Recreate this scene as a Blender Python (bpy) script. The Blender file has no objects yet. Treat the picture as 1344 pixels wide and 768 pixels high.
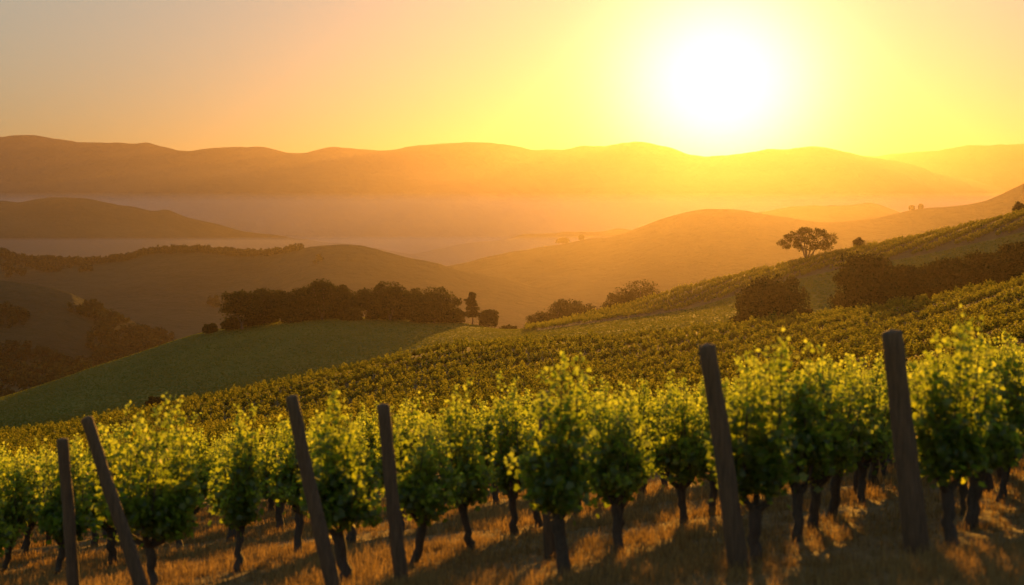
import bpy, math, random
import numpy as np
from mathutils import Vector

S = bpy.context.scene
COL = S.collection
R = math.radians

# ------------------------------------------------------------------ camera
# World units are metres; the eye is the origin, +Y looks out over the valley.
F, CX, HY = 1867.0, 672.0, 300.0          # focal length and horizon row of the photograph in its own pixels
cam = bpy.data.cameras.new('camera')
cam.lens = 50.0; cam.sensor_width = 36.0
cam.shift_y = -(384 - HY) / 1344.0
cam.clip_start = 0.1; cam.clip_end = 40000
cam.dof.use_dof = True; cam.dof.focus_distance = 170.0; cam.dof.aperture_fstop = 1.55
cam_o = bpy.data.objects.new('camera', cam); COL.objects.link(cam_o)
cam_o.rotation_euler = (R(90), 0, 0)
S.camera = cam_o

# ------------------------------------------------------------------ sky, sun, exposure
SUN_EL, SUN_AZ = R(5.2), R(8.3)            # azimuth to the right of straight ahead
SDIR = (math.sin(SUN_AZ)*math.cos(SUN_EL), math.cos(SUN_AZ)*math.cos(SUN_EL), math.sin(SUN_EL))
W = bpy.data.worlds.new('World'); S.world = W; W.use_nodes = True
nt = W.node_tree; nt.nodes.clear()
def N(t, typ, **kw):
    n = t.nodes.new(typ)
    for k, v in kw.items(): setattr(n, k, v)
    return n
def L(t, a, b): t.links.new(a, b)
sky = N(nt, 'ShaderNodeTexSky', sky_type='NISHITA', sun_disc=False)
sky.sun_elevation = SUN_EL; sky.sun_rotation = SUN_AZ
sky.altitude = 200; sky.air_density = 2.0; sky.dust_density = 0.3; sky.ozone_density = 1.0
tintn = N(nt, 'ShaderNodeMix', data_type='RGBA', blend_type='MULTIPLY')
tintn.inputs['Factor'].default_value = 1.0
tintn.inputs[7].default_value = (1.50, 1.82, 2.15, 1)
gam = N(nt, 'ShaderNodeGamma'); gam.inputs['Gamma'].default_value = 0.3      # evens out the sky's brightness away from the sun
L(nt, sky.outputs[0], gam.inputs['Color']); L(nt, gam.outputs[0], tintn.inputs[6])
# wide glow painted into the sky around the sun: aureole plus camera bloom
geo = N(nt, 'ShaderNodeNewGeometry')
dot = N(nt, 'ShaderNodeVectorMath', operation='DOT_PRODUCT'); dot.inputs[1].default_value = tuple(-c for c in SDIR)
L(nt, geo.outputs['Incoming'], dot.inputs[0])
one = N(nt, 'ShaderNodeMath', operation='SUBTRACT'); one.inputs[0].default_value = 1.0
L(nt, dot.outputs['Value'], one.inputs[1])
def lobe(k, amp):
    m = N(nt, 'ShaderNodeMath', operation='MULTIPLY'); m.inputs[1].default_value = -k; L(nt, one.outputs[0], m.inputs[0])
    e = N(nt, 'ShaderNodeMath', operation='EXPONENT'); L(nt, m.outputs[0], e.inputs[0])
    a = N(nt, 'ShaderNodeMath', operation='MULTIPLY'); a.inputs[1].default_value = amp; L(nt, e.outputs[0], a.inputs[0])
    return a
l1 = lobe(520.0, 13.5); l2 = lobe(150.0, .2)
add = N(nt, 'ShaderNodeMath', operation='ADD'); L(nt, l1.outputs[0], add.inputs[0]); L(nt, l2.outputs[0], add.inputs[1])
glc = N(nt, 'ShaderNodeVectorMath', operation='SCALE'); glc.inputs[0].default_value = (1.0, 0.82, 0.66)
L(nt, add.outputs[0], glc.inputs['Scale'])
sm = N(nt, 'ShaderNodeVectorMath', operation='ADD'); L(nt, tintn.outputs[2], sm.inputs[0]); L(nt, glc.outputs[0], sm.inputs[1])
bg = N(nt, 'ShaderNodeBackground'); bg.inputs['Strength'].default_value = 0.05
wo = N(nt, 'ShaderNodeOutputWorld'); L(nt, sm.outputs[0], bg.inputs['Color']); L(nt, bg.outputs[0], wo.inputs['Surface'])

sl = bpy.data.lights.new('sun', 'SUN'); sl.energy = 5.0; sl.angle = R(0.5); sl.color = (1.0, 0.42, 0.04)
so = bpy.data.objects.new('sun', sl); COL.objects.link(so)
so.rotation_euler = Vector(SDIR).to_track_quat('Z', 'Y').to_euler()

vs = S.view_settings
vs.view_transform = 'Standard'; vs.look = 'None'; vs.gamma = 1.0; vs.use_curve_mapping = False
vs.exposure = 1.7
S.cycles.use_denoising = True
S.cycles.max_bounces = 6; S.cycles.diffuse_bounces = 3; S.cycles.transmission_bounces = 4; S.cycles.volume_bounces = 1

HAZE_DENSITY, HAZE_G, HAZE_ALBEDO = 1.2e-4, 0.77, (0.20, 0.168, 0.19)

# ------------------------------------------------------------------ helpers
rng = np.random.default_rng(7)
def tag(o, label=None, cat=None, group=None, kind=None):
    if label: o['label'] = label
    if cat: o['category'] = cat
    if group: o['group'] = group
    if kind: o['kind'] = kind
    return o
def link(name, me, mat=None, parent=None):
    o = bpy.data.objects.new(name, me); COL.objects.link(o)
    if mat is not None and not me.materials: me.materials.append(mat)
    if parent: o.parent = parent
    return o
def empty(name, loc, rz=0.0, sc=1.0):
    o = bpy.data.objects.new(name, None); COL.objects.link(o)
    o.location = loc; o.rotation_euler = (0, 0, rz); o.scale = (sc, sc, sc); o.empty_display_size = 0.3
    return o
def np_mesh(name, parts, smooth=False, attr=None):
    """parts: list of (verts (n,3), faces (m,k)); attr: dict name -> per-vertex floats or rgb."""
    V, loops, sizes, off = [], [], [], 0
    for v, f in parts:
        V.append(np.asarray(v, np.float32)); f = np.asarray(f, np.int64)
        if f.size:
            loops.append((f + off).ravel()); sizes.append(np.full(len(f), f.shape[1], np.int64))
        off += len(v)
    V = np.concatenate(V); loops = np.concatenate(loops); sizes = np.concatenate(sizes)
    me = bpy.data.meshes.new(name)
    me.vertices.add(len(V)); me.vertices.foreach_set('co', V.ravel())
    me.loops.add(len(loops)); me.loops.foreach_set('vertex_index', loops.astype(np.int32))
    st = np.concatenate([[0], np.cumsum(sizes)[:-1]]).astype(np.int32)
    me.polygons.add(len(sizes)); me.polygons.foreach_set('loop_start', st)
    if smooth: me.polygons.foreach_set('use_smooth', np.ones(len(sizes), bool))
    me.update(calc_edges=True); me.validate()
    for k, a in (attr or {}).items():
        a = np.asarray(a, np.float32)
        if a.ndim == 1:
            at = me.attributes.new(k, 'FLOAT', 'POINT'); at.data.foreach_set('value', a)
        else:
            at = me.attributes.new(k, 'FLOAT_COLOR', 'POINT')
            at.data.foreach_set('color', np.concatenate([a, np.ones((len(a), 1), np.float32)], 1).ravel())
    return me
def tube(pts, rad, n=7, cap=True):
    pts = np.asarray(pts, float); rad = np.asarray(rad, float); k = len(pts)
    t = np.gradient(pts, axis=0); t /= np.linalg.norm(t, axis=1, keepdims=True) + 1e-9
    ref = np.where(np.abs(t[:, 2:3]) > 0.9, np.array([[1., 0, 0]]), np.array([[0., 0, 1]]))
    a = np.cross(t, ref); a /= np.linalg.norm(a, axis=1, keepdims=True) + 1e-9
    b = np.cross(t, a)
    th = np.linspace(0, 2*np.pi, n, endpoint=False)
    v = pts[:, None] + rad[:, None, None]*(a[:, None]*np.cos(th)[None, :, None] + b[:, None]*np.sin(th)[None, :, None])
    v = v.reshape(-1, 3)
    i = np.arange(k-1)[:, None]*n; j = np.arange(n)[None]; j2 = (j+1) % n
    f = np.stack([i+j, i+j2, i+n+j2, i+n+j], -1).reshape(-1, 4)
    out = [(v, f)]
    if cap:
        c = np.concatenate([v[-n:], pts[-1:]+t[-1:]*rad[-1]*0.3])
        out.append((c, np.array([[q, (q+1) % n, n] for q in range(n)])))
    return out
def merge(parts):
    return parts
def pchip(x, y, xq):
    """monotone cubic; y may be (k, m): interpolates along axis 0 for each column with its own query row xq (m,) -> (m,)"""
    h = np.diff(x); d = np.diff(y, axis=0)/h[:, None]
    m = np.zeros_like(y)
    w1 = 2*h[1:]+h[:-1]; w2 = h[1:]+2*h[:-1]
    with np.errstate(divide='ignore', invalid='ignore'):
        hm = (w1+w2)[:, None]/(w1[:, None]/d[:-1]+w2[:, None]/d[1:])
    m[1:-1] = np.where(d[:-1]*d[1:] > 0, hm, 0); m[0] = d[0]; m[-1] = d[-1]
    xq = np.clip(xq, x[0], x[-1])
    i = np.clip(np.searchsorted(x, xq, side='right')-1, 0, len(x)-2); c = np.arange(len(xq))
    t = (xq-x[i])/h[i]; hh = h[i]
    return ((1+2*t)*(1-t)**2*y[i, c] + t*(1-t)**2*hh*m[i, c] + t*t*(3-2*t)*y[i+1, c] + t*t*(t-1)*hh*m[i+1, c])
def pchip1(x, y, xq):
    x = np.asarray(x, float); y = np.asarray(y, float); xq = np.asarray(xq, float)
    sh = xq.shape; q = xq.ravel()
    return pchip(x, np.repeat(y[:, None], len(q), 1), q).reshape(sh)
_perm = np.random.default_rng(3).random((256, 256))
def vnoise(x, y):
    xi = np.floor(x).astype(int); yi = np.floor(y).astype(int); fx = x-xi; fy = y-yi
    fx = fx*fx*(3-2*fx); fy = fy*fy*(3-2*fy)
    g = lambda a, b: _perm[a & 255, b & 255]
    return (g(xi, yi)*(1-fx)+g(xi+1, yi)*fx)*(1-fy) + (g(xi, yi+1)*(1-fx)+g(xi+1, yi+1)*fx)*fy
def fbm(x, y, o=5):
    x = np.asarray(x, float); y = np.asarray(y, float)
    s = 0; a = 0.5
    for k in range(o):
        s = s + a*(vnoise(x+17.3*k, y-9.1*k)*2-1); a *= 0.5; x = x*2.03; y = y*2.03
    return s

# ------------------------------------------------------------------ materials
def new_mat(name):
    m = bpy.data.materials.new(name); m.use_nodes = True; t = m.node_tree; t.nodes.clear()
    return m, t, N(t, 'ShaderNodeOutputMaterial')
def ramp(t, fac, stops):
    r = N(t, 'ShaderNodeValToRGB'); e = r.color_ramp.elements
    while len(e) < len(stops): e.new(0.5)
    for q, (p, c) in zip(e, stops): q.position = p; q.color = (*c, 1)
    L(t, fac, r.inputs['Fac']); return r.outputs['Color']
def noise(t, scale, detail=4, rough=0.6, coord='Object'):
    tc = N(t, 'ShaderNodeTexCoord'); n = N(t, 'ShaderNodeTexNoise')
    n.inputs['Scale'].default_value = scale; n.inputs['Detail'].default_value = detail; n.inputs['Roughness'].default_value = rough
    L(t, tc.outputs[coord], n.inputs['Vector']); return n.outputs['Fac']
def bump(t, fac, strength, dist):
    b = N(t, 'ShaderNodeBump'); b.inputs['Strength'].default_value = strength; b.inputs['Distance'].default_value = dist
    L(t, fac, b.inputs['Height']); return b.outputs['Normal']
def leaf_mat(name, stops, tstops, mixf=0.5, gloss=0.0):
    """reflecting + transmitting leaf; colour varies leaf by leaf with the 'tint' attribute"""
    m, t, o = new_mat(name)
    at = N(t, 'ShaderNodeAttribute', attribute_name='tint')
    d = N(t, 'ShaderNodeBsdfDiffuse'); L(t, ramp(t, at.outputs['Fac'], stops), d.inputs['Color'])
    tr = N(t, 'ShaderNodeBsdfTranslucent'); L(t, ramp(t, at.outputs['Fac'], tstops), tr.inputs['Color'])
    mx = N(t, 'ShaderNodeMixShader'); mx.inputs[0].default_value = mixf
    L(t, d.outputs[0], mx.inputs[1]); L(t, tr.outputs[0], mx.inputs[2])
    s = mx.outputs[0]
    if gloss:
        g = N(t, 'ShaderNodeBsdfGlossy'); g.inputs['Roughness'].default_value = 0.45
        g.inputs['Color'].default_value = (0.8, 0.8, 0.8, 1)
        m2 = N(t, 'ShaderNodeMixShader'); m2.inputs[0].default_value = gloss
        L(t, s, m2.inputs[1]); L(t, g.outputs[0], m2.inputs[2]); s = m2.outputs[0]
    L(t, s, o.inputs['Surface']); return m
M = {}
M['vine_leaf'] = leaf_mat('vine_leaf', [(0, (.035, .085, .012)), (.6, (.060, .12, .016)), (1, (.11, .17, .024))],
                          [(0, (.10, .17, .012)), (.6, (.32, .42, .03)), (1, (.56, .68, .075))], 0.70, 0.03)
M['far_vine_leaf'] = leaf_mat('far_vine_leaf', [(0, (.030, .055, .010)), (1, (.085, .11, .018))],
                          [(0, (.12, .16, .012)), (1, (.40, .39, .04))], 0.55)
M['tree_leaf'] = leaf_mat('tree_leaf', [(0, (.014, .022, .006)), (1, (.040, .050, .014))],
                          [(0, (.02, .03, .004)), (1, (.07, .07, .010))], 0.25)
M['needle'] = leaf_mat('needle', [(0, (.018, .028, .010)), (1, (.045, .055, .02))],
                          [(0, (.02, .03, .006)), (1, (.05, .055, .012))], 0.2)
M['dry_grass'] = leaf_mat('dry_grass', [(0, (.11, .074, .032)), (1, (.28, .20, .085))],
                          [(0, (.18, .11, .036)), (1, (.42, .29, .11))], 0.5)
M['meadow_grass'] = leaf_mat('meadow_grass', [(0, (.040, .080, .012)), (1, (.09, .13, .022))],
                          [(0, (.07, .10, .010)), (1, (.22, .22, .03))], 0.5)
def wood_mat(name, c0, c1, sc):
    m, t, o = new_mat(name)
    tc = N(t, 'ShaderNodeTexCoord'); mp = N(t, 'ShaderNodeMapping'); mp.inputs['Scale'].default_value = (1, 1, 0.08)
    L(t, tc.outputs['Object'], mp.inputs['Vector'])
    n = N(t, 'ShaderNodeTexNoise'); n.inputs['Scale'].default_value = sc; n.inputs['Detail'].default_value = 6; n.inputs['Roughness'].default_value = .65
    L(t, mp.outputs[0], n.inputs['Vector'])
    p = N(t, 'ShaderNodeBsdfPrincipled'); p.inputs['Roughness'].default_value = 0.85
    L(t, ramp(t, n.outputs['Fac'], [(.3, c0), (.7, c1)]), p.inputs['Base Color'])
    L(t, bump(t, n.outputs['Fac'], 0.8, 0.02), p.inputs['Normal'])
    L(t, p.outputs[0], o.inputs['Surface']); return m
M['post_wood'] = wood_mat('post_wood', (.045, .027, .015), (.13, .078, .042), 45)
M['vine_bark'] = wood_mat('vine_bark', (.022, .016, .012), (.09, .065, .045), 60)
M['tree_bark'] = wood_mat('tree_bark', (.03, .024, .018), (.10, .08, .06), 6)
def hill_mat(name, c0, c1, sc, bsc, bstr, bdist):
    m, t, o = new_mat(name)
    p = N(t, 'ShaderNodeBsdfPrincipled'); p.inputs['Roughness'].default_value = 0.95; p.inputs['Specular IOR Level'].default_value = 0.1
    L(t, ramp(t, noise(t, sc, 6, .6), [(.35, c0), (.65, c1)]), p.inputs['Base Color'])
    L(t, bump(t, noise(t, bsc, 5, .65), bstr, bdist), p.inputs['Normal'])
    L(t, p.outputs[0], o.inputs['Surface']); return m
M['scrub_hill'] = hill_mat('scrub_hill', (.018, .025, .009), (.046, .046, .017), .012, .12, 1.0, 4.0)
M['forest_hill'] = hill_mat('forest_hill', (.025, .032, .014), (.055, .055, .024), .006, .08, 1.0, 6.0)
M['mountain_rock'] = hill_mat('mountain_rock', (.05, .05, .035), (.10, .085, .06), .0015, .01, 1.0, 25.0)
# ground: land cover from the 'cover' attribute (r dry grass, g green grass, b vineyard soil)
m, t, o = new_mat('ground_cover'); M['ground'] = m
at = N(t, 'ShaderNodeAttribute', attribute_name='cover'); sp = N(t, 'ShaderNodeSeparateColor'); L(t, at.outputs['Color'], sp.inputs[0])
n1 = noise(t, 1.7, 6, .65); n2 = noise(t, .06, 5, .6); n3 = noise(t, 9.0, 5, .7)
dry = ramp(t, n3, [(.25, (.055, .036, .018)), (.5, (.13, .088, .04)), (.75, (.24, .165, .075))])
grn = ramp(t, n2, [(.3, (.060, .080, .010)), (.7, (.098, .112, .015))])
soil = ramp(t, n1, [(.3, (.034, .032, .013)), (.7, (.066, .064, .022))])
scr = ramp(t, n2, [(.35, (.022, .030, .011)), (.65, (.06, .058, .022))])
def mixc(f, a, b):
    x = N(t, 'ShaderNodeMix', data_type='RGBA'); L(t, f, x.inputs['Factor']); L(t, a, x.inputs[6]); L(t, b, x.inputs[7]); return x.outputs[2]
c = mixc(sp.outputs[2], mixc(sp.outputs[1], mixc(sp.outputs[0], scr, dry), grn), soil)
p = N(t, 'ShaderNodeBsdfPrincipled'); p.inputs['Roughness'].default_value = 0.95; p.inputs['Specular IOR Level'].default_value = 0.1
L(t, c, p.inputs['Base Color'])
b1 = N(t, 'ShaderNodeBump'); b1.inputs['Strength'].default_value = 0.6; b1.inputs['Distance'].default_value = 0.12; L(t, n1, b1.inputs['Height'])
b2 = N(t, 'ShaderNodeBump'); b2.inputs['Strength'].default_value = 0.6; b2.inputs['Distance'].default_value = 0.03; L(t, n3, b2.inputs['Height']); L(t, b1.outputs[0], b2.inputs['Normal'])
L(t, b2.outputs[0], p.inputs['Normal']); L(t, p.outputs[0], o.inputs['Surface'])

# ------------------------------------------------------------------ haze
def box_mesh(name, x0, x1, y0, y1, z0, z1):
    v = np.array([(x, y, z) for x in (x0, x1) for y in (y0, y1) for z in (z0, z1)], float)
    f = np.array([(0, 1, 3, 2), (4, 6, 7, 5), (0, 4, 5, 1), (2, 3, 7, 6), (0, 2, 6, 4), (1, 5, 7, 3)])
    return np_mesh(name, [(v, f)])
m, t, o = new_mat('haze_air')
pv = N(t, 'ShaderNodeVolumePrincipled'); pv.inputs['Color'].default_value = (*HAZE_ALBEDO, 1)
pv.inputs['Density'].default_value = HAZE_DENSITY; pv.inputs['Anisotropy'].default_value = HAZE_G
L(t, pv.outputs[0], o.inputs['Volume'])
tag(link('haze', box_mesh('haze', -8000, 8000, -60, 8000, -90, 395), m), 'golden evening haze filling the valley', 'haze', kind='stuff')

# ------------------------------------------------------------------ ground
UK = np.array([-900, -300, 0, 150, 300, 450, 600, 690, 800, 900, 1000, 1100, 1200, 1344, 1500, 2100], float)
T = {
 110: [705, 655, 618, 600, 584, 568, 553, 545, 535, 525, 515, 503, 488, 462, 440, 380],
 150: [690, 635, 600, 585, 566, 540, 512, 500, 493, 484, 472, 458, 444, 418, 395, 330],
 200: [680, 622, 575, 550, 520, 489, 459, 453, 447, 437, 425, 414, 401, 375, 345, 270],
 228: [685, 627, 580, 555, 526, 495, 466, 464, 459, 449, 438, 427, 414, 389, 360, 285],
 250: [675, 620, 573, 548, 518, 487, 457, 451, 445, 435, 423, 412, 398, 371, 340, 262],
 285: [655, 602, 557, 530, 502, 474, 449, 437, 421, 405, 377, 354, 337, 305, 265, 180],
 320: [635, 580, 536, 497, 462, 441, 435, 431, 409, 381, 357, 334, 315, 280, 235, 140],
 360: [625, 568, 522, 474, 431, 418, 424, 437, 430, 403, 380, 358, 340, 306, 262, 170],
 430: [640, 600, 560, 520, 470, 440, 446, 457, 460, 440, 420, 400, 380, 345, 300, 220],
}
YR = lambda Y: float(np.interp(Y, [0, 250, 285, 320, 360, 430, 560], [0, 250, 322, 366, 410, 480, 600]))
T = {YR(k): v for k, v in T.items()}
def plane_z(u, Y): return -(1.69 + 0.1354*Y - 0.1*(u-CX)/F*Y)
YK = [0.5, 12, 25, 45, 72] + sorted(T) + [600, 850, 12000]
def ground_z(u, Y, detail=True):
    u = np.asarray(u, float); Y = np.asarray(Y, float); sh = np.broadcast(u, Y).shape
    u = np.broadcast_to(u, sh).ravel(); Y = np.broadcast_to(Y, sh).ravel()
    uc = np.clip(u, UK[0], UK[-1]); K = []
    for y in YK:
        if y <= 72: K.append(plane_z(np.clip(u, -2500, 3500), y) - (0.3 if y == 72 else 0))
        elif y in T: K.append(-(pchip1(UK, T[y], uc)-HY)/F*y)
        elif y == 600: K.append(pchip1([-900, 450, 800, 1344, 2100], [-64, -60, -58, -40, -20], uc))
        else: K.append(np.full(len(u), -75.0))
    z = pchip(np.array(YK, float), np.array(K), Y)
    if detail:
        X = (u-CX)/F*Y
        z = z + 0.05*fbm(X*.5, Y*.5, 3) + 0.5*fbm(X*.03+5, Y*.03, 3)*np.clip((Y-40)/80, 0, 1)
    return z.reshape(sh)
def P(u, Y, dz=0.0):
    return Vector(((u-CX)/F*Y, Y, float(ground_z(u, Y))+dz))
def gz(X, Y): return ground_z(CX + np.asarray(X)/np.asarray(Y)*F, Y)

us = np.concatenate([np.linspace(-1195, -250, 40), np.linspace(-240, 1590, 370), np.linspace(1600, 2540, 40)])
Ys = np.concatenate([np.linspace(0.6, 9, 12), np.geomspace(9.3, 60, 150), np.linspace(60.8, 520, 340), np.geomspace(524, 7600, 60)])
UU, YY = np.meshgrid(us, Ys)
ZZ = ground_z(UU, YY); XX = (UU-CX)/F*YY
v = np.stack([XX, YY, ZZ], -1).reshape(-1, 3)
nu = len(us); i = np.arange(len(Ys)-1)[:, None]*nu; j = np.arange(nu-1)[None]
f = np.stack([i+j, i+j+1, i+nu+j+1, i+nu+j], -1).reshape(-1, 4)
ss = lambda a, b, x: (lambda q: q*q*(3-2*q))(np.clip((x-a)/(b-a), 0, 1))
wob = 4*fbm(XX*.05, YY*.05, 3)
dryc = 1-ss(60, 75, YY+wob)
dstrip = ss(321, 325, YY)*(1-ss(368, 372, YY))*ss(670, 700, UU)
soilc = ss(62, 74, YY+wob)*(1-ss(205, 208, YY)) + dstrip
grnc = ss(204, 209, YY)*(1-ss(450, 520, YY+3*wob))
cover = np.stack([dryc, grnc, np.clip(soilc, 0, 1)], -1).reshape(-1, 3)
tag(link('ground', np_mesh('ground', [(v, f)], True, {'cover': cover}), M['ground']), kind='structure')

# ------------------------------------------------------------------ hills and mountains
HILLS = {}
def hill(name, label, pts, Y0, front, back, zb, mat, rough=.03, spur=.12, cat='hill', seed=0, power=1.25, ns=None, u_ext=0):
    pu = np.array([q[0] for q in pts], float); py = np.array([q[1] for q in pts], float)
    uu = np.linspace(pu[0], pu[-1], ns or int(max(120, (pu[-1]-pu[0])/4)))
    X0 = (uu-CX)/F*Y0
    zc = -(pchip1(pu, py, uu)-HY)/F*Y0
    sc = Y0*0.09
    zc = zc + rough*sc*fbm(X0/sc*2.0+seed, np.full_like(X0, seed*1.7), 5)*np.clip((zc-zb)/(40.0), 0, 1)
    HILLS[name+str(seed)] = (pu, py, Y0)
    s = np.concatenate([-np.linspace(1, 0, 46)**1.3, np.linspace(0, 1, 26)[1:]**1.3])
    SS, UI = np.meshgrid(s, np.arange(len(uu)), indexing='ij')
    Xg = X0[UI]; Zc = zc[UI]
    bend = 0.10*Y0*fbm(Xg/(Y0*.25)+seed*3.1, np.full_like(Xg, seed), 3)
    Yg = Y0 + bend + np.where(SS < 0, SS*front, SS*back)
    a = np.abs(SS)
    prof = 1-(1-np.clip(1-a, 0, 1)**power)
    prof = (1-a)**power*(1-.25*a)
    # spurs and gullies running down the slope
    g = fbm(Xg/sc*1.6+seed*5+SS*1.2, SS*1.8+seed, 5)
    Z = zb + (Zc-zb)*np.clip(prof + spur*g*np.sin(np.pi*np.clip(a, 0, 1))*1.2, 0, 1.5)
    Z = np.minimum(Z, np.where(a > 0, Zc - a*(Zc-zb)*0.12, Zc))
    # keep the silhouette where it stands although the crest wanders in depth
    k = Yg/Y0
    Xo = Xg*(1+(k-1)*(1-a)); Zo = np.where(a < 1, Z*(1+(bend/Y0)*(1-a)**2), Z)
    v = np.stack([Xo, Yg, Zo], -1).reshape(-1, 3); n = len(uu)
    i = np.arange(len(s)-1)[:, None]*n; j = np.arange(n-1)[None]
    f = np.stack([i+j, i+j+1, i+n+j+1, i+n+j], -1).reshape(-1, 4)
    o = tag(link(name, np_mesh(name, [(v, f)], True), mat), label, cat, kind='structure')
    return v.reshape(len(s), n, 3)
G_front = {}
G_front['F'] = hill('hill', 'dark scrubby hill at the left edge with a sunlit grassy brow',
     [(-700, 420), (-400, 372), (-200, 362), (-60, 364), (0, 368), (50, 374), (90, 384), (130, 402), (170, 420), (215, 436), (260, 462), (330, 520), (400, 600)],
     760, 210, 260, -78, M['scrub_hill'], .01, .045, seed=1, power=1.0)
G_front['G'] = hill('hill', 'long low wooded ridge across the middle of the valley',
     [(-700, 350), (-300, 330), (-60, 322), (0, 334), (40, 342), (110, 345), (160, 340), (205, 331), (260, 329), (300, 333), (345, 334), (385, 328), (430, 323), (470, 322), (505, 329), (545, 340), (580, 350), (620, 359), (680, 371), (760, 392), (860, 430)],
     1150, 330, 420, -80, M['forest_hill'], .03, .10, seed=2)
G_front['H'] = hill('hill', 'ridge on the right glowing orange below the sun',
     [(470, 420), (530, 370), (580, 350), (620, 342), (660, 334), (700, 326), (735, 320), (770, 314), (800, 310), (830, 300), (870, 285), (905, 277), (930, 274), (960, 275), (1000, 281), (1060, 289), (1100, 291), (1150, 286), (1200, 277), (1240, 273), (1280, 268), (1310, 256), (1344, 240), (1450, 205), (1700, 170), (2100, 190)],
     1500, 480, 600, -80, M['forest_hill'], .03, .12, seed=3)
hill('hill', 'broad dark hill with a rounded top rising from valley mist at left',
     [(-800, 290), (-400, 268), (-150, 262), (0, 260), (30, 263), (70, 261), (130, 264), (165, 268), (195, 271), (215, 273), (240, 283), (275, 291), (320, 300), (370, 307), (430, 315), (520, 332), (620, 350)],
     2500, 800, 900, -85, M['forest_hill'], .05, .12, seed=4)
hill('hill', 'thin pale hill barely showing through mist in the valley',
     [(150, 330), (200, 305), (260, 289), (300, 286), (345, 291), (400, 288), (450, 292), (520, 297), (600, 306), (700, 322), (800, 345)],
     3600, 900, 900, -85, M['forest_hill'], .05, .1, seed=5)
hill('hill', 'pale hazy hill below the bright haze in the middle of the valley',
     [(480, 345), (540, 335), (590, 325), (640, 315), (690, 306), (740, 303), (800, 302), (860, 305), (950, 320), (1050, 345)],
     3000, 800, 900, -85, M['forest_hill'], .05, .1, seed=6)
hill('hill', 'small golden hill between the orange ridge and the mountain',
     [(860, 320), (940, 296), (1000, 280), (1040, 271), (1075, 271), (1110, 267), (1140, 266), (1160, 270), (1190, 280), (1240, 296), (1320, 320)],
     3200, 800, 900, -85, M['forest_hill'], .05, .1, seed=7)
hill('mountain', 'long level mountain range along the whole horizon',
     [(-1000, 215), (-600, 195), (-300, 200), (-100, 188), (0, 182), (40, 181), (80, 187), (115, 190), (150, 188), (205, 190), (250, 196), (290, 195), (340, 197), (380, 204), (440, 195), (500, 196), (545, 193), (600, 192), (640, 191), (665, 195), (700, 200), (740, 199), (790, 197), (835, 190), (870, 191), (905, 197), (960, 200), (1020, 199), (1080, 197), (1120, 202), (1160, 210), (1210, 221), (1260, 232), (1310, 243), (1360, 260), (1420, 290), (1500, 330)],
     4800, 1400, 1100, -88, M['mountain_rock'], .07, .16, 'mountain', seed=8, ns=600)
hill('mountain', 'farthest pale mountain at the right end of the horizon',
     [(980, 300), (1060, 245), (1120, 208), (1160, 202), (1200, 197), (1250, 192), (1300, 190), (1344, 187), (1420, 192), (1600, 200), (1900, 230), (2200, 300)],
     6000, 1100, 1100, -88, M['mountain_rock'], .06, .14, 'mountain', seed=9)

# ------------------------------------------------------------------ leaves
LEAF_OUT = np.array([(0, 0), (.28, -.06), (.50, .10), (.40, .30), (.56, .52), (.30, .62), (.16, .72), (0, 1.0)], float)
_l = np.concatenate([LEAF_OUT, LEAF_OUT[1:-1][::-1]*[-1, 1]])
LEAF2 = np.concatenate([[[0, .38]], _l]); NLV = len(LEAF2)
LEAF_TRI = np.array([(0, 1+q, 1+(q+1) % len(_l)) for q in range(len(_l))])
def rand_frames(r, n, up=0.35):
    nrm = r.normal(size=(n, 3)); nrm[:, 2] = nrm[:, 2] + up
    nrm /= np.linalg.norm(nrm, axis=1, keepdims=True)
    a = r.normal(size=(n, 3)); a -= nrm*(a*nrm).sum(1, keepdims=True); a /= np.linalg.norm(a, axis=1, keepdims=True)
    return nrm, a, np.cross(nrm, a)
def leaf_cloud(r, pos, size, up=0.35, lobed=True):
    n = len(pos); nrm, a, b = rand_frames(r, n, up)
    if lobed:
        t = LEAF2; dz = -0.22*np.abs(t[:, 0]) + 0.05*(t[:, 1] > .9)
        v = pos[:, None] + size[:, None, None]*(a[:, None]*t[None, :, :1] + b[:, None]*t[None, :, 1:] + nrm[:, None]*dz[None, :, None])
        f = (np.arange(n)[:, None, None]*NLV + LEAF_TRI[None]).reshape(-1, 3)
        return v.reshape(-1, 3), f, NLV
    t = np.array([(-.5, -.35), (.5, -.5), (.45, .5), (-.5, .4)])
    dz = np.array([0, .12, 0, .12])
    v = pos[:, None] + size[:, None, None]*(a[:, None]*t[None, :, :1] + b[:, None]*t[None, :, 1:] + nrm[:, None]*dz[None, :, None])
    f = (np.arange(n)[:, None]*4 + np.arange(4)[None])
    return v.reshape(-1, 3), f, 4

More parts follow.
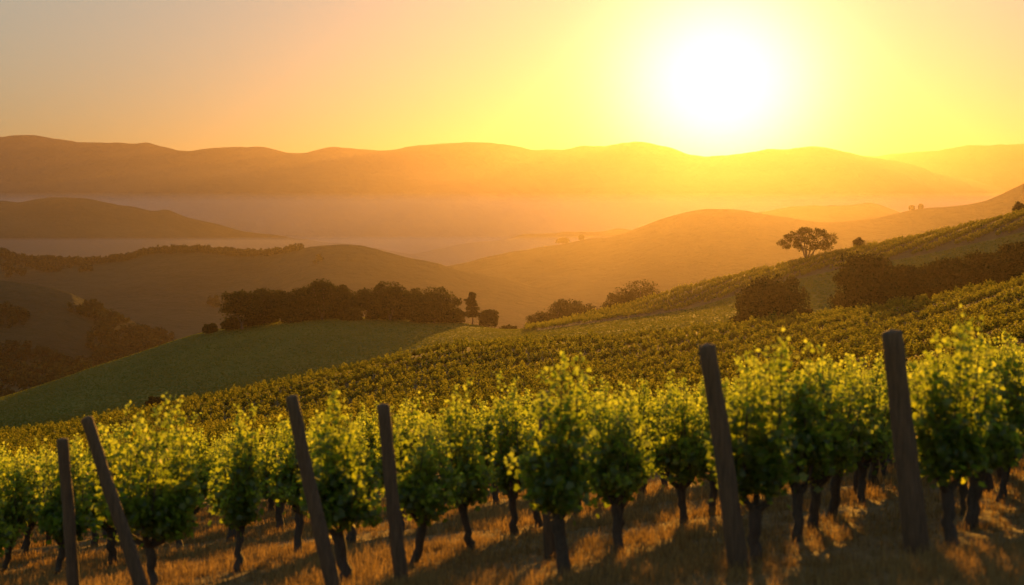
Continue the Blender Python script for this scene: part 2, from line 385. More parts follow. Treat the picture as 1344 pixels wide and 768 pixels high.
# ------------------------------------------------------------------ grapevines in the near rows
def vine_variant(seed, nleaf=1500, tall=1.0, wide=1.0):
    r = np.random.default_rng(seed); wood = []
    lean = r.normal(0, .07, 2); hz = r.uniform(.50, .62)
    p0 = np.array([0, 0, -.08]); head = np.array([lean[0], lean[1], hz])
    k = np.linspace(0, 1, 9)[:, None]
    trunk = p0 + (head-p0)*k + np.concatenate([r.normal(0, .012, (9, 2)), np.zeros((9, 1))], 1)*np.sin(k*np.pi)
    rad = np.interp(k[:, 0], [0, .12, .5, 1], [.105, .072, .058, .07])*r.uniform(.85, 1.15)*(1+r.normal(0, .05, 9))
    wood += tube(trunk, rad, 9)
    arms = []
    na = r.integers(3, 5); a0 = r.uniform(0, 6.28)
    for q in range(na):
        an = a0 + q*2*np.pi/na + r.normal(0, .3); reach = r.uniform(.12, .27)*wide; top = hz + r.uniform(.22, .42)
        kk = np.linspace(0, 1, 6)[:, None]
        e = np.array([head[0]+reach*np.cos(an), head[1]+reach*np.sin(an), top])
        mid = np.array([head[0]+reach*.75*np.cos(an), head[1]+reach*.75*np.sin(an), hz+.07])
        c = (1-kk)**2*head + 2*kk*(1-kk)*mid + kk**2*e
        wood += tube(c, np.linspace(.048, .022, 6), 7); arms.append(e)
    pos, sz, tint = [], [], []
    nsh = r.integers(13, 18)
    for q in range(nsh):
        b = arms[q % na] + r.normal(0, .05, 3)
        H = r.uniform(1.35, 1.95)*tall if r.random() < .66 else r.uniform(1.95, 2.32)*tall
        an = r.uniform(0, 6.28); out = r.uniform(.02, .32)*wide
        e = np.array([b[0]+out*np.cos(an), b[1]+out*np.sin(an), H])
        if r.random() < .18: e[2] = r.uniform(.75, 1.2); e[:2] = b[:2] + np.array([np.cos(an), np.sin(an)])*r.uniform(.3, .5)*wide
        mid = (b+e)/2 + np.append(r.normal(0, .08, 2), .05)
        kk = np.linspace(0, 1, 8)[:, None]
        c = (1-kk)**2*b + 2*kk*(1-kk)*mid + kk**2*e
        wood += tube(c, np.linspace(.010, .003, 8), 4, False)
        m = 78; tt = r.random(m)**.75
        pp = (1-tt[:, None])**2*b + 2*tt[:, None]*(1-tt[:, None])*mid + tt[:, None]**2*e
        pp = pp + r.normal(0, 1, (m, 3))*(np.interp(tt, [0, .6, 1], [.13, .085, .028])[:, None])
        pos.append(pp); sz.append(np.interp(tt, [0, .7, 1], [.085, .068, .042])*r.uniform(.75, 1.2, m))
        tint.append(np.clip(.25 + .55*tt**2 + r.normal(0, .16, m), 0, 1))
    # dense body
    m = nleaf - 78*nsh
    m = max(m, 300)
    lob = [(np.append(arms[q % na][:2]*r.uniform(.6, 1.3) + r.normal(0, .09, 2), r.uniform(.80, 1.12)), r.uniform(.15, .26)) for q in range(9)]
    cc = np.array([lob[q][0] for q in r.integers(0, 9, m)]); rr = np.array([lob[q][1] for q in r.integers(0, 9, m)])
    d = r.normal(size=(m, 3)); d /= np.linalg.norm(d, axis=1, keepdims=True)
    pp = cc + d*(rr*r.random(m)**.45)[:, None]*np.array([wide, wide, 1.15])
    pp[:, 2] = np.maximum(pp[:, 2], .62 + .14*r.random(m))
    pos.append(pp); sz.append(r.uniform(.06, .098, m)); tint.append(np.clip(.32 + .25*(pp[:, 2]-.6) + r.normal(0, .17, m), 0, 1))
    pos = np.concatenate(pos); sz = np.concatenate(sz); tint = np.concatenate(tint)
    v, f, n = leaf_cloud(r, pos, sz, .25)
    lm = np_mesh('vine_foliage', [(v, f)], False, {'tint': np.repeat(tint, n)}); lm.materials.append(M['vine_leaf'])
    wm = np_mesh('vine_trunk', wood, True); wm.materials.append(M['vine_bark'])
    return wm, lm
VV = [vine_variant(100+q, 2350, 1.0 + .04*((q*7) % 3-1), 0.90 + .08*((q*5) % 3-1)) for q in range(9)]
VV.append(vine_variant(304, 2600, 0.99, 0.90)); VV.append(vine_variant(301, 3800, 1.06, 1.40))     # the two stout vines at the row ends
ROW_AZ = R(21.3); RD = np.array([math.sin(ROW_AZ), math.cos(ROW_AZ)])
def plane_Y(u, y): return F*1.69/(y - (620 - 0.1*u) + 0.0*u + (0.1*CX - 67.2))
HEADS = [(1250, 716), (990, 737), (742, 752), (458, 768), (205, 774), (-40, 786)]
HW = [np.array([(u-CX)/F*plane_Y(u, y), plane_Y(u, y)]) for u, y in HEADS]
step = HW[5]-HW[4]
for q in range(16): HW.append(HW[-1] + np.array([-2.05, .85]))
rightrows = [HW[0] + np.array([2.0, -.4])*(q+1) for q in range(6)]
SP = 1.65
cands, margin = [], []
for ri, h in list(enumerate(HW)) + [(-1-q, h) for q, h in enumerate(rightrows)]:
    r = np.random.default_rng(900+ri)
    for k in range(40):
        p = h + RD*SP*k + (r.normal(0, .13, 2) if k else 0)
        u = CX + p[0]/p[1]*F
        if p[1] < 62 and p[1] > 8 and (-500 < u < 2100 if p[1] < 40 else -300 < u < 1750): (cands if -70 < u < 1410 else margin).append((p[1], ri, k, p[0], p[1], u, r.integers(0, 9), r.uniform(0, 6.28), r.uniform(.92, 1.07)))
cands.sort(key=lambda c: c[0])
near, rest = cands[:300], cands[300:] + [c for c in margin if c[0] >= 32]
margin = [c for c in margin if c[0] < 32]
ORD = ['first', 'second', 'third', 'fourth', 'fifth', 'sixth', 'seventh', 'eighth']
ROWTXT = {0: 'the tall straight post near the right edge', 1: 'the stout leaning post right of the middle', 2: 'the lone stout bushy vine in the middle',
          3: 'the leaning post left of the middle', 4: 'the steeply tilted post at left', 5: 'the short upright post at far left'}
HEADTXT = {0: 'leafy grapevine on a dark slanting trunk just right of the tall straight post', 1: 'slim grapevine half behind the stout leaning post right of the middle',
           2: 'stout bushy grapevine with a thick leaning trunk alone in the front middle', 3: 'leafy grapevine just right of the foot of the leaning post left of the middle',
           4: 'widest bushy grapevine at left covering the steeply tilted post', 5: 'shady dark grapevine cut by the left edge of the photo'}
VIEW_MID = 'small backlit grapevine deep in the crowded rows, only its yellow-green leafy top showing'
for (Yd, ri, k, x, y, u, vi, rz, sc) in near + margin:
    head = k == 0 and 0 <= ri <= 4
    if head: vi = {2: 9, 4: 10}.get(ri, vi); sc = {2: 1.04, 4: 1.04}.get(ri, 1.0)
    z = float(gz(x, y))
    o = empty('grapevine', (x, y, z), rz, sc)
    if 0 <= ri <= 5 and k == 0: lab = HEADTXT[ri]
    elif 0 <= ri <= 4 and k <= 6 and -20 < u < 1340:
        lab = '%s grapevine in the row behind %s' % (ORD[k], ROWTXT[ri])
    elif not -70 < u < 1410: lab = 'grapevine of the near rows standing just outside the edges of the photo'
    elif ri >= 5 and Yd < 27: lab = 'shady grapevine near the left edge, beyond the short upright post'
    else: lab = VIEW_MID
    tag(o, lab, 'grapevine', 'grapevines in the near rows')
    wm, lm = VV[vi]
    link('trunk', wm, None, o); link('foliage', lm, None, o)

# the rest of the vineyard up the slope: thousands of plants, one mass
def far_vines(name, label, X, Y, hgt, nl, seed):
    r = np.random.default_rng(seed); n = len(X); Z = gz(X, Y)
    vig = fbm(X*.045+3, Y*.045, 3); H = hgt*np.clip(r.normal(1, .17, n), .6, 1.45)*(1+.12*vig)
    k = np.repeat(np.arange(n), nl); m = len(k)
    t = r.random(m)
    wid = np.interp(t, [0, .25, .6, 1], [.22, .40, .30, .08])*(hgt/1.7)
    px = X[k] + r.normal(0, 1, m)*wid*.7; py = Y[k] + r.normal(0, 1, m)*wid*.5
    pz = Z[k] + H[k]*(.32 + .70*t)
    sz = np.interp(t, [0, 1], [.19, .10])*r.uniform(.7, 1.3, m)
    v, f, q = leaf_cloud(r, np.stack([px, py, pz], 1), sz, .2, False)
    tint = np.clip(.05 + .75*t**1.5 + (.2*vig + r.normal(0, .13, n))[k] + r.normal(0, .16, m), 0, 1)  # sunlit tops and shaded lower leaves are put into the tint by height
    # short trunks
    tw = .05; base = np.stack([X, Y, Z-.05], 1); top = base + np.stack([r.normal(0, .05, n), r.normal(0, .05, n), H*.45], 1)
    off = np.array([(-tw, -tw, 0), (tw, -tw, 0), (tw, tw, 0), (-tw, tw, 0)])
    tv = np.concatenate([base[:, None]+off, top[:, None]+off*.7], 1).reshape(-1, 3)
    tf = (np.arange(n)[:, None, None]*8 + np.array([(0, 1, 5, 4), (1, 2, 6, 5), (2, 3, 7, 6), (3, 0, 4, 7)])[None]).reshape(-1, 4)
    me = np_mesh(name, [(v, f), (tv, tf)], False, {'tint': np.concatenate([np.repeat(tint, q), np.zeros(len(tv))])})
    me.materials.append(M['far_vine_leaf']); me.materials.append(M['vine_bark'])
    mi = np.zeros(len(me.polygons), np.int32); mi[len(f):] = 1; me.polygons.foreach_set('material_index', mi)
    return tag(link(name, me), label, 'vineyard', kind='stuff')
r = np.random.default_rng(55)
fx, fy = [np.array([c[3] for c in rest])], [np.array([c[4] for c in rest])]
RA = R(40); d1 = np.array([math.sin(RA), math.cos(RA)]); d2 = np.array([-d1[1], d1[0]])
for q in [k*7.2+e for k in range(-70, 75) for e in (0, 2.3)]:
    s = np.arange(-300, 480, .85); s = s + r.normal(0, .2, len(s))
    px = d1[0]*s + d2[0]*q ; py = 66 + d1[1]*s + d2[1]*q + 1.3*np.sin(s*.03+q*.012)
    ok = (py > 64) & (py < 203) & (r.random(len(s)) < .97)
    uq = CX + px/np.maximum(py, 1)*F
    ok &= (uq > -350) & (uq < 1750)
    fx.append(px[ok]); fy.append(py[ok])
    ok = (py > 325) & (py < 368) & (uq > 690) & (uq < 1700) & (r.random(len(s)) < .97)
    fx.append(px[ok]); fy.append(py[ok])
fx = np.concatenate(fx); fy = np.concatenate(fy)
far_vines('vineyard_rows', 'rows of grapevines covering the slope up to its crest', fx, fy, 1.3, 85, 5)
print('far vines', len(fx), 'near', len(near), 'margin', len(margin))

# ------------------------------------------------------------------ posts
def post(u0, y0, u1, y1, r0, r1, label, Y=None, seed=0):
    r = np.random.default_rng(seed)
    if Y is None: Y = plane_Y(u0, y0)
    b = np.array([(u0-CX)/F*Y, Y, -(y0-HY)/F*Y]) ; tp = np.array([(u1-CX)/F*Y, Y, -(y1-HY)/F*Y])
    b[2] = min(b[2], float(gz(b[0], Y)))
    d = (tp-b); ln = np.linalg.norm(d); d /= ln
    k = np.concatenate([[-.25/ln], np.linspace(0, 1, 16)])
    pts = d*(k*ln)[:, None]; pts[1:-1, :2] += np.cumsum(r.normal(0, .0035, (15, 2)), 0)*np.sin(np.pi*np.linspace(0, 1, 15))[:, None]
    rad = np.interp(k, [0, 1], [r0, r1])*(1+r.normal(0, .018, len(k)))
    # rounded, slightly worn top
    pts = np.concatenate([pts, pts[-1:]+d*.012, pts[-1:]+d*.016]); rad = np.concatenate([rad, [rad[-1]*.93, rad[-1]*.80]])
    parts = tube(pts, rad, 18)
    v = parts[0][0]; v += r.normal(0, .0025, v.shape)
    me = np_mesh('wooden_post', parts, True)
    o = link('wooden_post', me, M['post_wood']); o.location = b
    return tag(o, label, 'post', 'wooden trellis posts')
post(1204, 727, 1171, 437, .125, .098, 'tallest wooden post, thick and dark, near the right edge', seed=1)
post(970, 745, 928, 455, .105, .085, 'stout weathered wooden post leaning left, right of the middle vine', seed=2)
post(527, 768, 503, 533, .082, .068, 'slim grey wooden post nearly upright, the right one of two left of the middle', seed=3)
post(440, 782, 383, 522, .085, .066, 'wooden post leaning left, the left one of the two left of the middle', seed=4)
post(192, 790, 114, 550, .085, .068, 'most steeply tilted wooden post, passing behind the widest vine at left', seed=5)
post(98, 792, 82, 578, .078, .070, 'short dark upright wooden post at far left', seed=6)
post(722, 690, 714, 515, .075, .066, 'wooden post almost hidden behind the stout middle vine, only its top showing', Y=17.2, seed=7)

# ------------------------------------------------------------------ trees
def tree_meshes(seed, H, Wd, kind='broad', nl=4200, ls=.42):
    r = np.random.default_rng(seed); wood = []; pos = []
    if kind == 'conifer':
        k = np.linspace(0, 1, 9)[:, None]; wood += tube(np.array([[0, 0, -.3]]) + k*np.array([[0.2, 0, H+.3]]), np.linspace(.24, .03, 9), 8)
        nw = 12
        for w in range(nw):
            z = H*(.28 + .70*w/(nw-1)) + r.normal(0, .12); reach = Wd*.5*np.interp(w/(nw-1), [0, .15, .6, 1], [.75, 1, .75, .12])*r.uniform(.75, 1.1)
            for q in range(5):
                an = r.uniform(0, 6.28); rr = reach*r.uniform(.6, 1.1)
                kk = np.linspace(0, 1, 5)[:, None]; e = np.array([rr*np.cos(an), rr*np.sin(an), z + rr*r.uniform(-.1, .25)])
                c = np.array([[0, 0, z]])*(1-kk) + e*kk + np.array([[0, 0, .1]])*np.sin(kk*np.pi)
                wood += tube(c, np.linspace(.06, .015, 5), 4, False)
                m = max(12, int(nl/(nw*5))); t = r.uniform(.3, 1.05, m)[:, None]
                pos.append(np.array([0, 0, z])*(1-t) + e*t + r.normal(0, 1, (m, 3))*np.array([.28, .28, .13]))
    else:
        th = {'broad': .10, 'tall': .03, 'open': .20, 'bush': .03, 'round': .03}[kind]*H
        c0 = np.array([0, 0, th + (H-th)*.52]); ax = np.array([Wd/2, Wd/2*.9, (H-th)*.52])
        nc = {'broad': 46, 'tall': 44, 'open': 40, 'bush': 60, 'round': 52}[kind]
        if kind == 'bush': c0[2] = H*.36; ax[2] = H*.64
        d = r.normal(size=(nc, 3)); d /= np.linalg.norm(d, axis=1, keepdims=True)
        def skirt(d, rad):
            # below the widest level the crown of these trees falls as a skirt to the ground
            d = d*rad[:, None]
            if kind in ('tall', 'round', 'bush', 'broad'):
                lo = (d[:, 2] < 0); an = np.arctan2(d[:, 1], d[:, 0]); rr = np.hypot(d[:, 0], d[:, 1]); rr = np.where(lo, np.clip(rr/np.sqrt(np.clip(1-d[:, 2]**2, .15, 1)), 0, .97), rr)
                d[:, 0], d[:, 1] = rr*np.cos(an), rr*np.sin(an)
            return d
        rad = r.random(nc)**.42*(.93 if kind != 'open' else 1.0)
        rad *= r.uniform(.82, 1.1, nc)
        if kind == 'open':      # umbrella of separate leaf clumps on spreading limbs
            q = np.arange(nc)+.5; zz = 1-1.5*q/nc; an = q*2.39996 + r.normal(0, .25, nc); rr = np.sqrt(np.clip(1-zz**2, 0, 1))
            d = np.stack([rr*np.cos(an), rr*np.sin(an), zz], 1); rad = r.uniform(.72, 1.02, nc)
        cc = c0 + skirt(d, rad)*ax*.9
        if kind in ('broad', 'open'): cc[:, 2] = np.where(cc[:, 2] < c0[2], c0[2] - (c0[2]-cc[:, 2])*.75, cc[:, 2])
        if kind == 'tall':
            q = np.clip((cc[:, 2]-c0[2])/ax[2], 0, 1); cc[:, :2] *= (1-.45*q)[:, None]
        cc[:, 2] = np.maximum(cc[:, 2], .25)
        fork = np.array([r.normal(0, .15), r.normal(0, .1), max(th, .3)])
        tr = .035*H*(1 if kind != 'bush' else .6)
        kk = np.linspace(0, 1, 6)[:, None]
        wood += tube(np.array([0, 0, -.3])*(1-kk) + fork*kk, np.linspace(tr*1.3, tr*.85, 6), 9)
        if kind != 'bush':   # main limbs, then branchlets to each clump
            nm = 5; limbs = []
            for q in range(nm):
                an = q*2*np.pi/nm + r.normal(0, .3); e = c0 + np.array([np.cos(an)*ax[0]*.5, np.sin(an)*ax[1]*.5, ax[2]*r.uniform(-.1, .55)])
                mid = (fork+e)/2 + r.normal(0, .25, 3)
                kk = np.linspace(0, 1, 7)[:, None]; c = (1-kk)**2*fork + 2*kk*(1-kk)*mid + kk**2*e
                wood += tube(c, np.linspace(tr*.62, tr*.24, 7), 7); limbs.append(c)
            allp = np.concatenate(limbs)
        else: allp = np.array([fork, c0*.7])
        per = nl//nc
        for q in range(nc):
            s = allp[np.argmin(((allp-cc[q])**2).sum(1))]
            kk = np.linspace(0, 1, 5)[:, None]; mid = (s+cc[q])/2 + r.normal(0, .2, 3)
            wood += tube((1-kk)**2*s + 2*kk*(1-kk)*mid + kk**2*cc[q], np.linspace(tr*.2, tr*.06, 5), 4, False)
            cr = {'open': .10, 'broad': .15, 'tall': .14, 'round': .16, 'bush': .17}[kind]*min(H, Wd)*r.uniform(.65, 1.25)
            g = r.normal(size=(per, 3)); g /= np.linalg.norm(g, axis=1, keepdims=True)
            pos.append(cc[q] + g*(r.random(per)**.5)[:, None]*cr*np.array([1.15, 1.15, .8]))
        if kind != 'open':   # interior fill
            m = nl//2; g = r.normal(size=(m, 3)); g /= np.linalg.norm(g, axis=1, keepdims=True)
            pos.append(c0 + skirt(g, r.random(m)**.45)*ax*.86)
    pos = np.concatenate(pos); low = pos[:, 2] < .05; pos[low, 2] = .05 + .6*r.random(low.sum())
    v, f, n = leaf_cloud(r, pos, ls*r.uniform(.6, 1.3, len(pos)), .3, False)
    tint = np.clip(r.normal(.45, .22, len(pos)), 0, 1)
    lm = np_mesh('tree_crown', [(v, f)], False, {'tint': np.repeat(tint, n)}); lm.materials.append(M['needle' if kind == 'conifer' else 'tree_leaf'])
    wm = np_mesh('tree_trunk', wood, True); wm.materials.append(M['tree_bark'])
    return wm, lm
def tree(name, label, cat, u, Y, H, Wd, kind, seed, group=None, nl=4200, ls=.42, z=None):
    wm, lm = tree_meshes(seed, H, Wd, kind, nl, ls)
    p = P(u, Y) if z is None else Vector(((u-CX)/F*Y, Y, z))
    o = empty(name, p, 0)
    tag(o, label, cat, group)
    link('trunk', wm, None, o); link('crown', lm, None, o)
    return o
KG = 'trees along the top of the grassy knoll'
px = lambda n, Y: n/F*Y
for (u, Y, top, w, kind, seed, lab) in [
    (318, 352, 380, 52, 'broad', 11, 'spreading tree with sky showing under its crown, leftmost on the knoll top'),
    (345, 362, 377, 48, 'round', 12, 'second tree from the left in the grove on the knoll'),
    (372, 358, 382, 44, 'tall', 13, 'third tree from the left in the grove on the knoll, a little lower'),
    (397, 364, 378, 46, 'round', 14, 'fourth tree from the left in the grove on the knoll, dense and dark'),
    (422, 358, 365, 44, 'tall', 15, 'tallest pointed tree in the left half of the grove on the knoll'),
    (446, 366, 375, 46, 'tall', 16, 'tall tree just right of the highest pointed tree in the grove'),
    (481, 360, 380, 50, 'broad', 17, 'loose crowned tree right of the gap in the middle of the grove'),
    (512, 357, 368, 46, 'tall', 18, 'tall pointed tree in the right half of the grove on the knoll'),
    (540, 366, 381, 46, 'round', 19, 'dense low tree between the pointed tree and the round domed tree'),
    (570, 354, 376, 58, 'round', 20, 'big round domed tree near the right end of the grove'),
    (592, 362, 402, 34, 'bush', 21, 'low tree at the right end of the grove, lower than the domed tree')]:
    Y = YR(Y); base = float(ground_z(u, Y)); H = -(top-HY)/F*Y - base
    tree('broadleaf_tree', lab, 'tree', u, Y, H*1.02, px(w, Y)*1.3, kind, seed, KG)
for q, u in enumerate((306, 330, 352, 384, 410, 434, 462, 496, 526, 553, 580)):  # shrubs added to shut out the sunlit strip below the crowns
    tree('shrub', 'low dark shrub added to close the sunlit gap under the grove on the knoll', 'shrub', u, YR(355 + 4*(q % 3)), px(17, 400), px(36, 400), 'bush', 200+q, 'undergrowth added under the grove on the knoll', nl=1500)
tree('conifer_tree', 'slim layered conifer standing alone right of the grove on the knoll', 'tree', 620, YR(368), px(42, YR(368)), px(26, YR(368)), 'conifer', 31)
tree('broadleaf_tree', 'small rounded tree close beside the slim conifer', 'tree', 641, YR(372), px(27, YR(372)), px(30, YR(372)), 'round', 32, nl=2500)
tree('shrub', 'low shrub at the right foot of the knoll beyond the conifer', 'shrub', 668, YR(376), px(14, YR(376)), px(34, YR(376)), 'bush', 33, nl=1500)
tree('shrub', 'single bush on the left brow of the knoll below the grove', 'shrub', 276, YR(356), px(13, YR(356)), px(24, YR(356)), 'bush', 34, nl=1500)
tree('shrub', 'small dark bush alone on the edge between knoll and vineyard', 'shrub', 203, 264, px(18, 264), px(26, 264), 'bush', 35, nl=1500, ls=.3)
RG = 'trees rising behind the vineyard crest'
for (u, Y, top, w, kind, seed, lab) in [
    (712, 405, 410, 44, 'bush', 41, 'low bushy tree leftmost behind the vineyard crest in the dip'),
    (744, 400, 396, 56, 'round', 42, 'rounded pale tree in the dip behind the vineyard crest'),
    (776, 410, 402, 34, 'bush', 43, 'small tree right of the rounded pale tree behind the crest'),
    (808, 402, 391, 36, 'broad', 44, 'low tree touching the left side of the flat topped tree'),
    (838, 396, 373, 58, 'broad', 45, 'dark flat topped tree, highest of the trees behind the crest')]:
    Y = YR(Y); base = float(ground_z(u, Y)); H = -(top-HY)/F*Y - base
    tree('broadleaf_tree', lab, 'tree', u, Y, H*1.12, px(w, Y)*1.25, kind, seed, RG)
base = float(ground_z(1060, YR(345)))
tree('oak_tree', 'lone oak with open spreading crown against the orange haze on the vineyard crest', 'tree', 1060, YR(345), -(297-HY)/F*YR(345) - base, px(82, YR(345)), 'open', 57, nl=4600, ls=.30)
BG = 'big dark bushes below the upper vineyard strip'
for (u, Y, top, bot, w, seed, lab) in [
    (1016, 235, 358, 428, 98, 61, 'big round dark bush standing apart on the grass strip'),
    (1136, 235, 332, 412, 78, 62, 'tallest dark bush at the left of the joined clump'),
    (1192, 239, 345, 410, 72, 63, 'second dark bush in the joined clump, a little lower'),
    (1238, 237, 338, 402, 76, 64, 'rounded dark bush at the right of the joined clump'),
    (1290, 241, 330, 392, 60, 65, 'dark bush next to the right edge, left of the last one'),
    (1335, 235, 316, 388, 70, 66, 'dark bush cut off by the right edge of the photo')]:
    Y = YR(Y); base = float(ground_z(u, Y)); H = -(top-HY)/F*Y - base
    tree('large_bush', lab, 'bush', u, Y, H*1.07, px(w, Y)*1.18, 'bush', seed, BG, nl=9000, ls=.36)
tree('broadleaf_tree', 'tiny treetop poking up behind the tallest dark bush', 'tree', 1127, YR(326), px(16, YR(326)), px(16, YR(326)), 'round', 67, nl=1200, ls=.3)
tree('broadleaf_tree', 'small tree on the vineyard crest at the right edge', 'tree', 1338, YR(330), px(20, YR(330)), px(20, YR(330)), 'round', 68, nl=1500, ls=.3)

# woods on the far hills
def woods(name, label, pts, hh, seed, nl=26):
    r = np.random.default_rng(seed); n = len(pts); H = hh*r.uniform(.6, 1.35, n)
    k = np.repeat(np.arange(n), nl); m = len(k)
    g = r.normal(size=(m, 3)); g /= np.linalg.norm(g, axis=1, keepdims=True); g *= (r.random(m)**.4)[:, None]
    p = pts[k] + g*np.stack([H[k]*.42, H[k]*.42, H[k]*.48], 1); p[:, 2] += H[k]*.42
    v, f, q = leaf_cloud(r, p, H[k]*.30*r.uniform(.6, 1.3, m), .3, False)
    me = np_mesh(name, [(v, f)], False, {'tint': np.repeat(np.clip(r.normal(.4, .22, m), 0, 1), q)})
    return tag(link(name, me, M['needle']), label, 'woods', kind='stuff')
def scatter(grid, n, smin, smax, seed, mask=None):
    r = np.random.default_rng(seed); a, b = grid.shape[:2]
    i = r.uniform(smin*(a-1), smax*(a-1), n); j = r.uniform(0, b-1.001, n)
    i0 = i.astype(int); j0 = j.astype(int); fi = (i-i0)[:, None]; fj = (j-j0)[:, None]
    p = (grid[i0, j0]*(1-fi)+grid[i0+1, j0]*fi)*(1-fj) + (grid[i0, j0+1]*(1-fi)+grid[i0+1, j0+1]*fi)*fj
    u = CX + p[:, 0]/p[:, 1]*F
    keep = (u > -150) & (u < 1500)
    if mask is not None: keep &= mask(u, p)
    return p[keep]
patch = lambda sc, th: (lambda u, p: fbm(p[:, 0]*sc, p[:, 1]*sc, 3) > th)
g = G_front['F']
rr = np.random.default_rng(5); yv = rr.uniform(490, 690, 1500); uv = rr.uniform(-200, 300, 1500)
valley = np.stack([(uv-CX)/F*yv, yv, ground_z(uv, yv)], 1)
woods('hillside_woods', 'dark scrub and trees on the lower side of the left hill', np.concatenate([valley, scatter(g, 9000, .05, .62, 1, lambda u, p: (fbm(p[:, 0]*.012, p[:, 1]*.012, 3) > -.3) & (p[:, 1] < 690+25*fbm(p[:, 0]*.02, p[:, 1]*0, 3) + np.clip(u-70, 0, 70)))]), 3.8, 71)
g = G_front['G']
woods('ridge_woods', 'woods covering the long low ridge in the middle of the valley', np.concatenate([scatter(g, 2600, .615, .655, 6, lambda u, p: (u < 548) & (fbm(p[:, 0]*.009, p[:, 1]*.002, 3) > -.08)), scatter(g, 5000, .30, .64, 2, lambda u, p: (u < 420) & (fbm(p[:, 0]*.008, p[:, 1]*.008, 4) > .10))]), 4.6, 72)
crest = G_front['H'][45]; cu = CX + crest[:, 0]/crest[:, 1]*F
for (u, hp, w, kind, seed, lab) in [(738, 9, 22, 'round', 81, 'low rounded tree on the orange ridge, the wider one of the close pair'),
                              (765, 8, 9, 'tall', 82, 'tiny narrow tree on the orange ridge right of the low rounded tree'),
                              (1196, 7, 9, 'round', 83, 'speck of a tree on the far ridge above the lone oak, left of its twin'),
                              (1207, 7, 8, 'round', 84, 'speck of a tree on the far ridge, right one of the twins')]:
    k = int(np.argmin(abs(cu-u))); p = crest[k]
    wm, lm = tree_meshes(seed, px(hp, p[1]), px(w, p[1]), kind, 1100, .8)
    o = empty('broadleaf_tree', Vector(p) - Vector((0, 0, .5))); tag(o, lab, 'tree', 'small trees on the far ridge'); link('trunk', wm, None, o); link('crown', lm, None, o)

# ------------------------------------------------------------------ dry grass between the rows
r = np.random.default_rng(88)
def grass(name, label, mat, n, Y0, Y1, blades, h0, h1, wid, seed, patch_s=None, u0=-420, u1=1900):
    r = np.random.default_rng(seed)
    Yt = (Y0**.6 + r.random(n)*(Y1**.6-Y0**.6))**(1/.6); ut = r.uniform(u0, u1, n); X = (ut-CX)/F*Yt
    cl = fbm(X*.55, Yt*.55, 4)
    keep = r.random(n) < np.clip(.55+1.3*cl, .12, 1); X, Yt, cl = X[keep], Yt[keep], cl[keep]; n = len(X)
    k = np.repeat(np.arange(n), blades); m = len(k)
    bx = X[k] + r.normal(0, .06, m); by = Yt[k] + r.normal(0, .06, m); bz = gz(bx, by) - .01
    H = (h0 + (h1-h0)*r.random(m)**1.6)*(.75+.8*np.clip(cl[k]+.3, 0, 1)); an = r.uniform(0, 6.28, m); ln = r.uniform(.15, .95, m)*H
    dx, dy = np.cos(an), np.sin(an)
    w = wid*(Yt[k]/14)**.5; sx, sy = -dy*w, dx*w
    b0 = np.stack([bx-sx, by-sy, bz], 1); b1 = np.stack([bx+sx, by+sy, bz], 1)
    mx, my, mz = bx+dx*ln*.35, by+dy*ln*.35, bz+H*.65
    m0 = np.stack([mx-sx*.7, my-sy*.7, mz], 1); m1 = np.stack([mx+sx*.7, my+sy*.7, mz], 1)
    tp = np.stack([bx+dx*ln, by+dy*ln, bz+H*np.clip(1-.3*ln/H, .5, 1)], 1)
    v = np.stack([b0, b1, m1, m0, tp], 1).reshape(-1, 3); o5 = np.arange(m)[:, None]*5
    tint = np.repeat(np.clip(.5+.5*cl[k]+r.normal(0, .25, m), 0, 1), 5)
    me = np_mesh(name, [(v, o5+np.array([[0, 1, 2, 3]])), (np.zeros((0, 3)), np.zeros((0, 3), int))], False, {'tint': tint})
    # tips
    me2 = np_mesh(name, [(v, np.concatenate([o5+np.array([[0, 1, 2]]), o5+np.array([[0, 2, 3]]), o5+np.array([[3, 2, 4]])]))], False, {'tint': tint})
    bpy.data.meshes.remove(me)
    return tag(link(name, me2, mat), label, 'grass', kind='stuff')
grass('dry_grass', 'dry golden grass between the vine rows', M['dry_grass'], 66000, 9.5, 42, 9, .05, .19, .0045, 4)

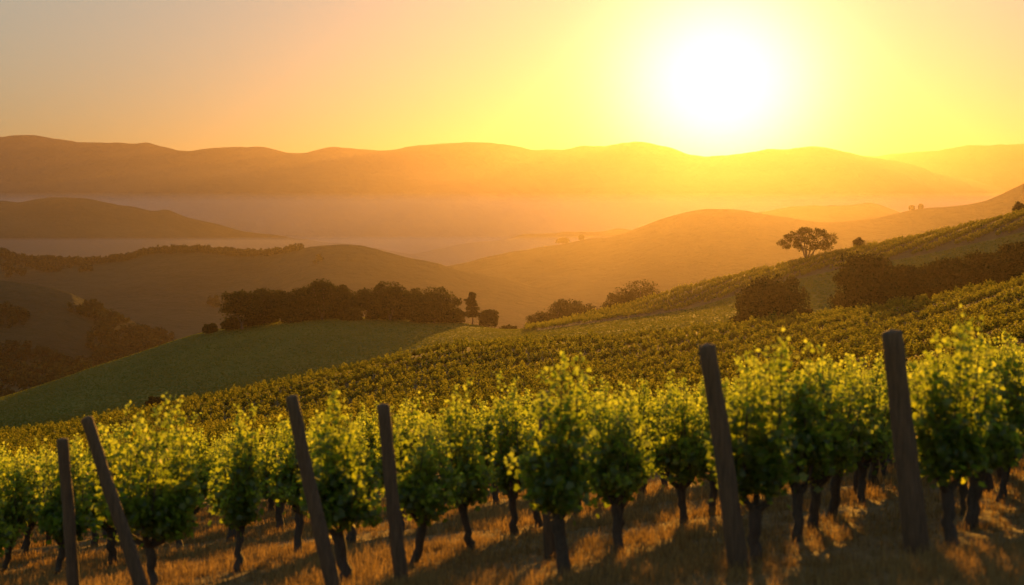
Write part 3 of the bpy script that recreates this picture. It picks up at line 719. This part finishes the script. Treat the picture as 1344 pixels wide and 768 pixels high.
# rough meadow grass on the knoll and on the strip below the upper vines: clumps of blades standing up into the light
def meadow(name, label, n, box, seed):
    r = np.random.default_rng(seed); u0, u1, Y0, Y1 = box
    Yt = r.uniform(Y0, Y1, n); ut = r.uniform(u0, u1, n); X = (ut-CX)/F*Yt; cl = fbm(X*.09, Yt*.09, 4)
    keep = r.random(n) < np.clip(.85+.5*cl, .2, 1); X, Yt, cl = X[keep], Yt[keep], cl[keep]; n = len(X); Z = gz(X, Yt)
    an = r.uniform(0, np.pi, n); w = r.uniform(.10, .28, n); h = r.uniform(.05, .15, n)
    dx, dy = np.cos(an)*w, np.sin(an)*w; lx, ly = r.normal(0, .09, n), r.normal(0, .09, n)
    v = np.stack([np.stack([X-dx, Yt-dy, Z-.03], 1), np.stack([X+dx, Yt+dy, Z-.03], 1),
                  np.stack([X+dx*.6+lx, Yt+dy*.6+ly, Z+h], 1), np.stack([X-dx*.8+lx, Yt-dy*.8+ly, Z+h*.8], 1)], 1).reshape(-1, 3)
    f = np.arange(n)[:, None]*4 + np.arange(4)[None]
    tint = np.repeat(np.clip(.45+.3*cl+r.normal(0, .12, n), 0, 1), 4)
    return tag(link(name, np_mesh(name, [(v, f)], False, {'tint': tint}), M['meadow_grass']), label, 'grass', kind='stuff')
meadow('knoll_grass', 'green grass covering the rounded knoll', 150000, (-80, 705, 208, 430), 21)
meadow('strip_grass', 'rough grass on the strip around the big bushes', 80000, (690, 1430, 208, 322), 22)

# mist lying in the valley beyond the knoll
m, t, o = new_mat('mist_air')
pv = N(t, 'ShaderNodeVolumePrincipled'); pv.inputs['Color'].default_value = (.80, .76, .78, 1)
pv.inputs['Density'].default_value = 4.5e-4; pv.inputs['Anisotropy'].default_value = 0.45
L(t, pv.outputs[0], o.inputs['Volume'])
tag(link('valley_mist', box_mesh('valley_mist', -2600, 1500, 1650, 2700, -89, -14), m), 'pale mist lying low in the valley before the dark rounded hill', 'mist', kind='stuff')
m2 = m.copy(); m2.node_tree.nodes['Principled Volume'].inputs['Density'].default_value = 7.0e-4
tag(link('valley_mist', box_mesh('valley_mist', -5000, 5000, 2950, 4300, -89, 75), m2), 'pale mist along the foot of the mountain range', 'mist', kind='stuff')
m3 = m.copy(); pv = m3.node_tree.nodes['Principled Volume']; pv.inputs['Density'].default_value = 0.6e-4; pv.inputs['Anisotropy'].default_value = 0.80  # extra mist, added for the glow it lends the ridge behind
pv.inputs['Color'].default_value = (.26, .24, .26, 1)
tag(link('valley_mist', box_mesh('valley_mist', -2400, 2400, 500, 1640, -89, 62), m3), 'thin golden mist added between the knoll and the orange ridge to brighten the ridge', 'mist', kind='stuff')
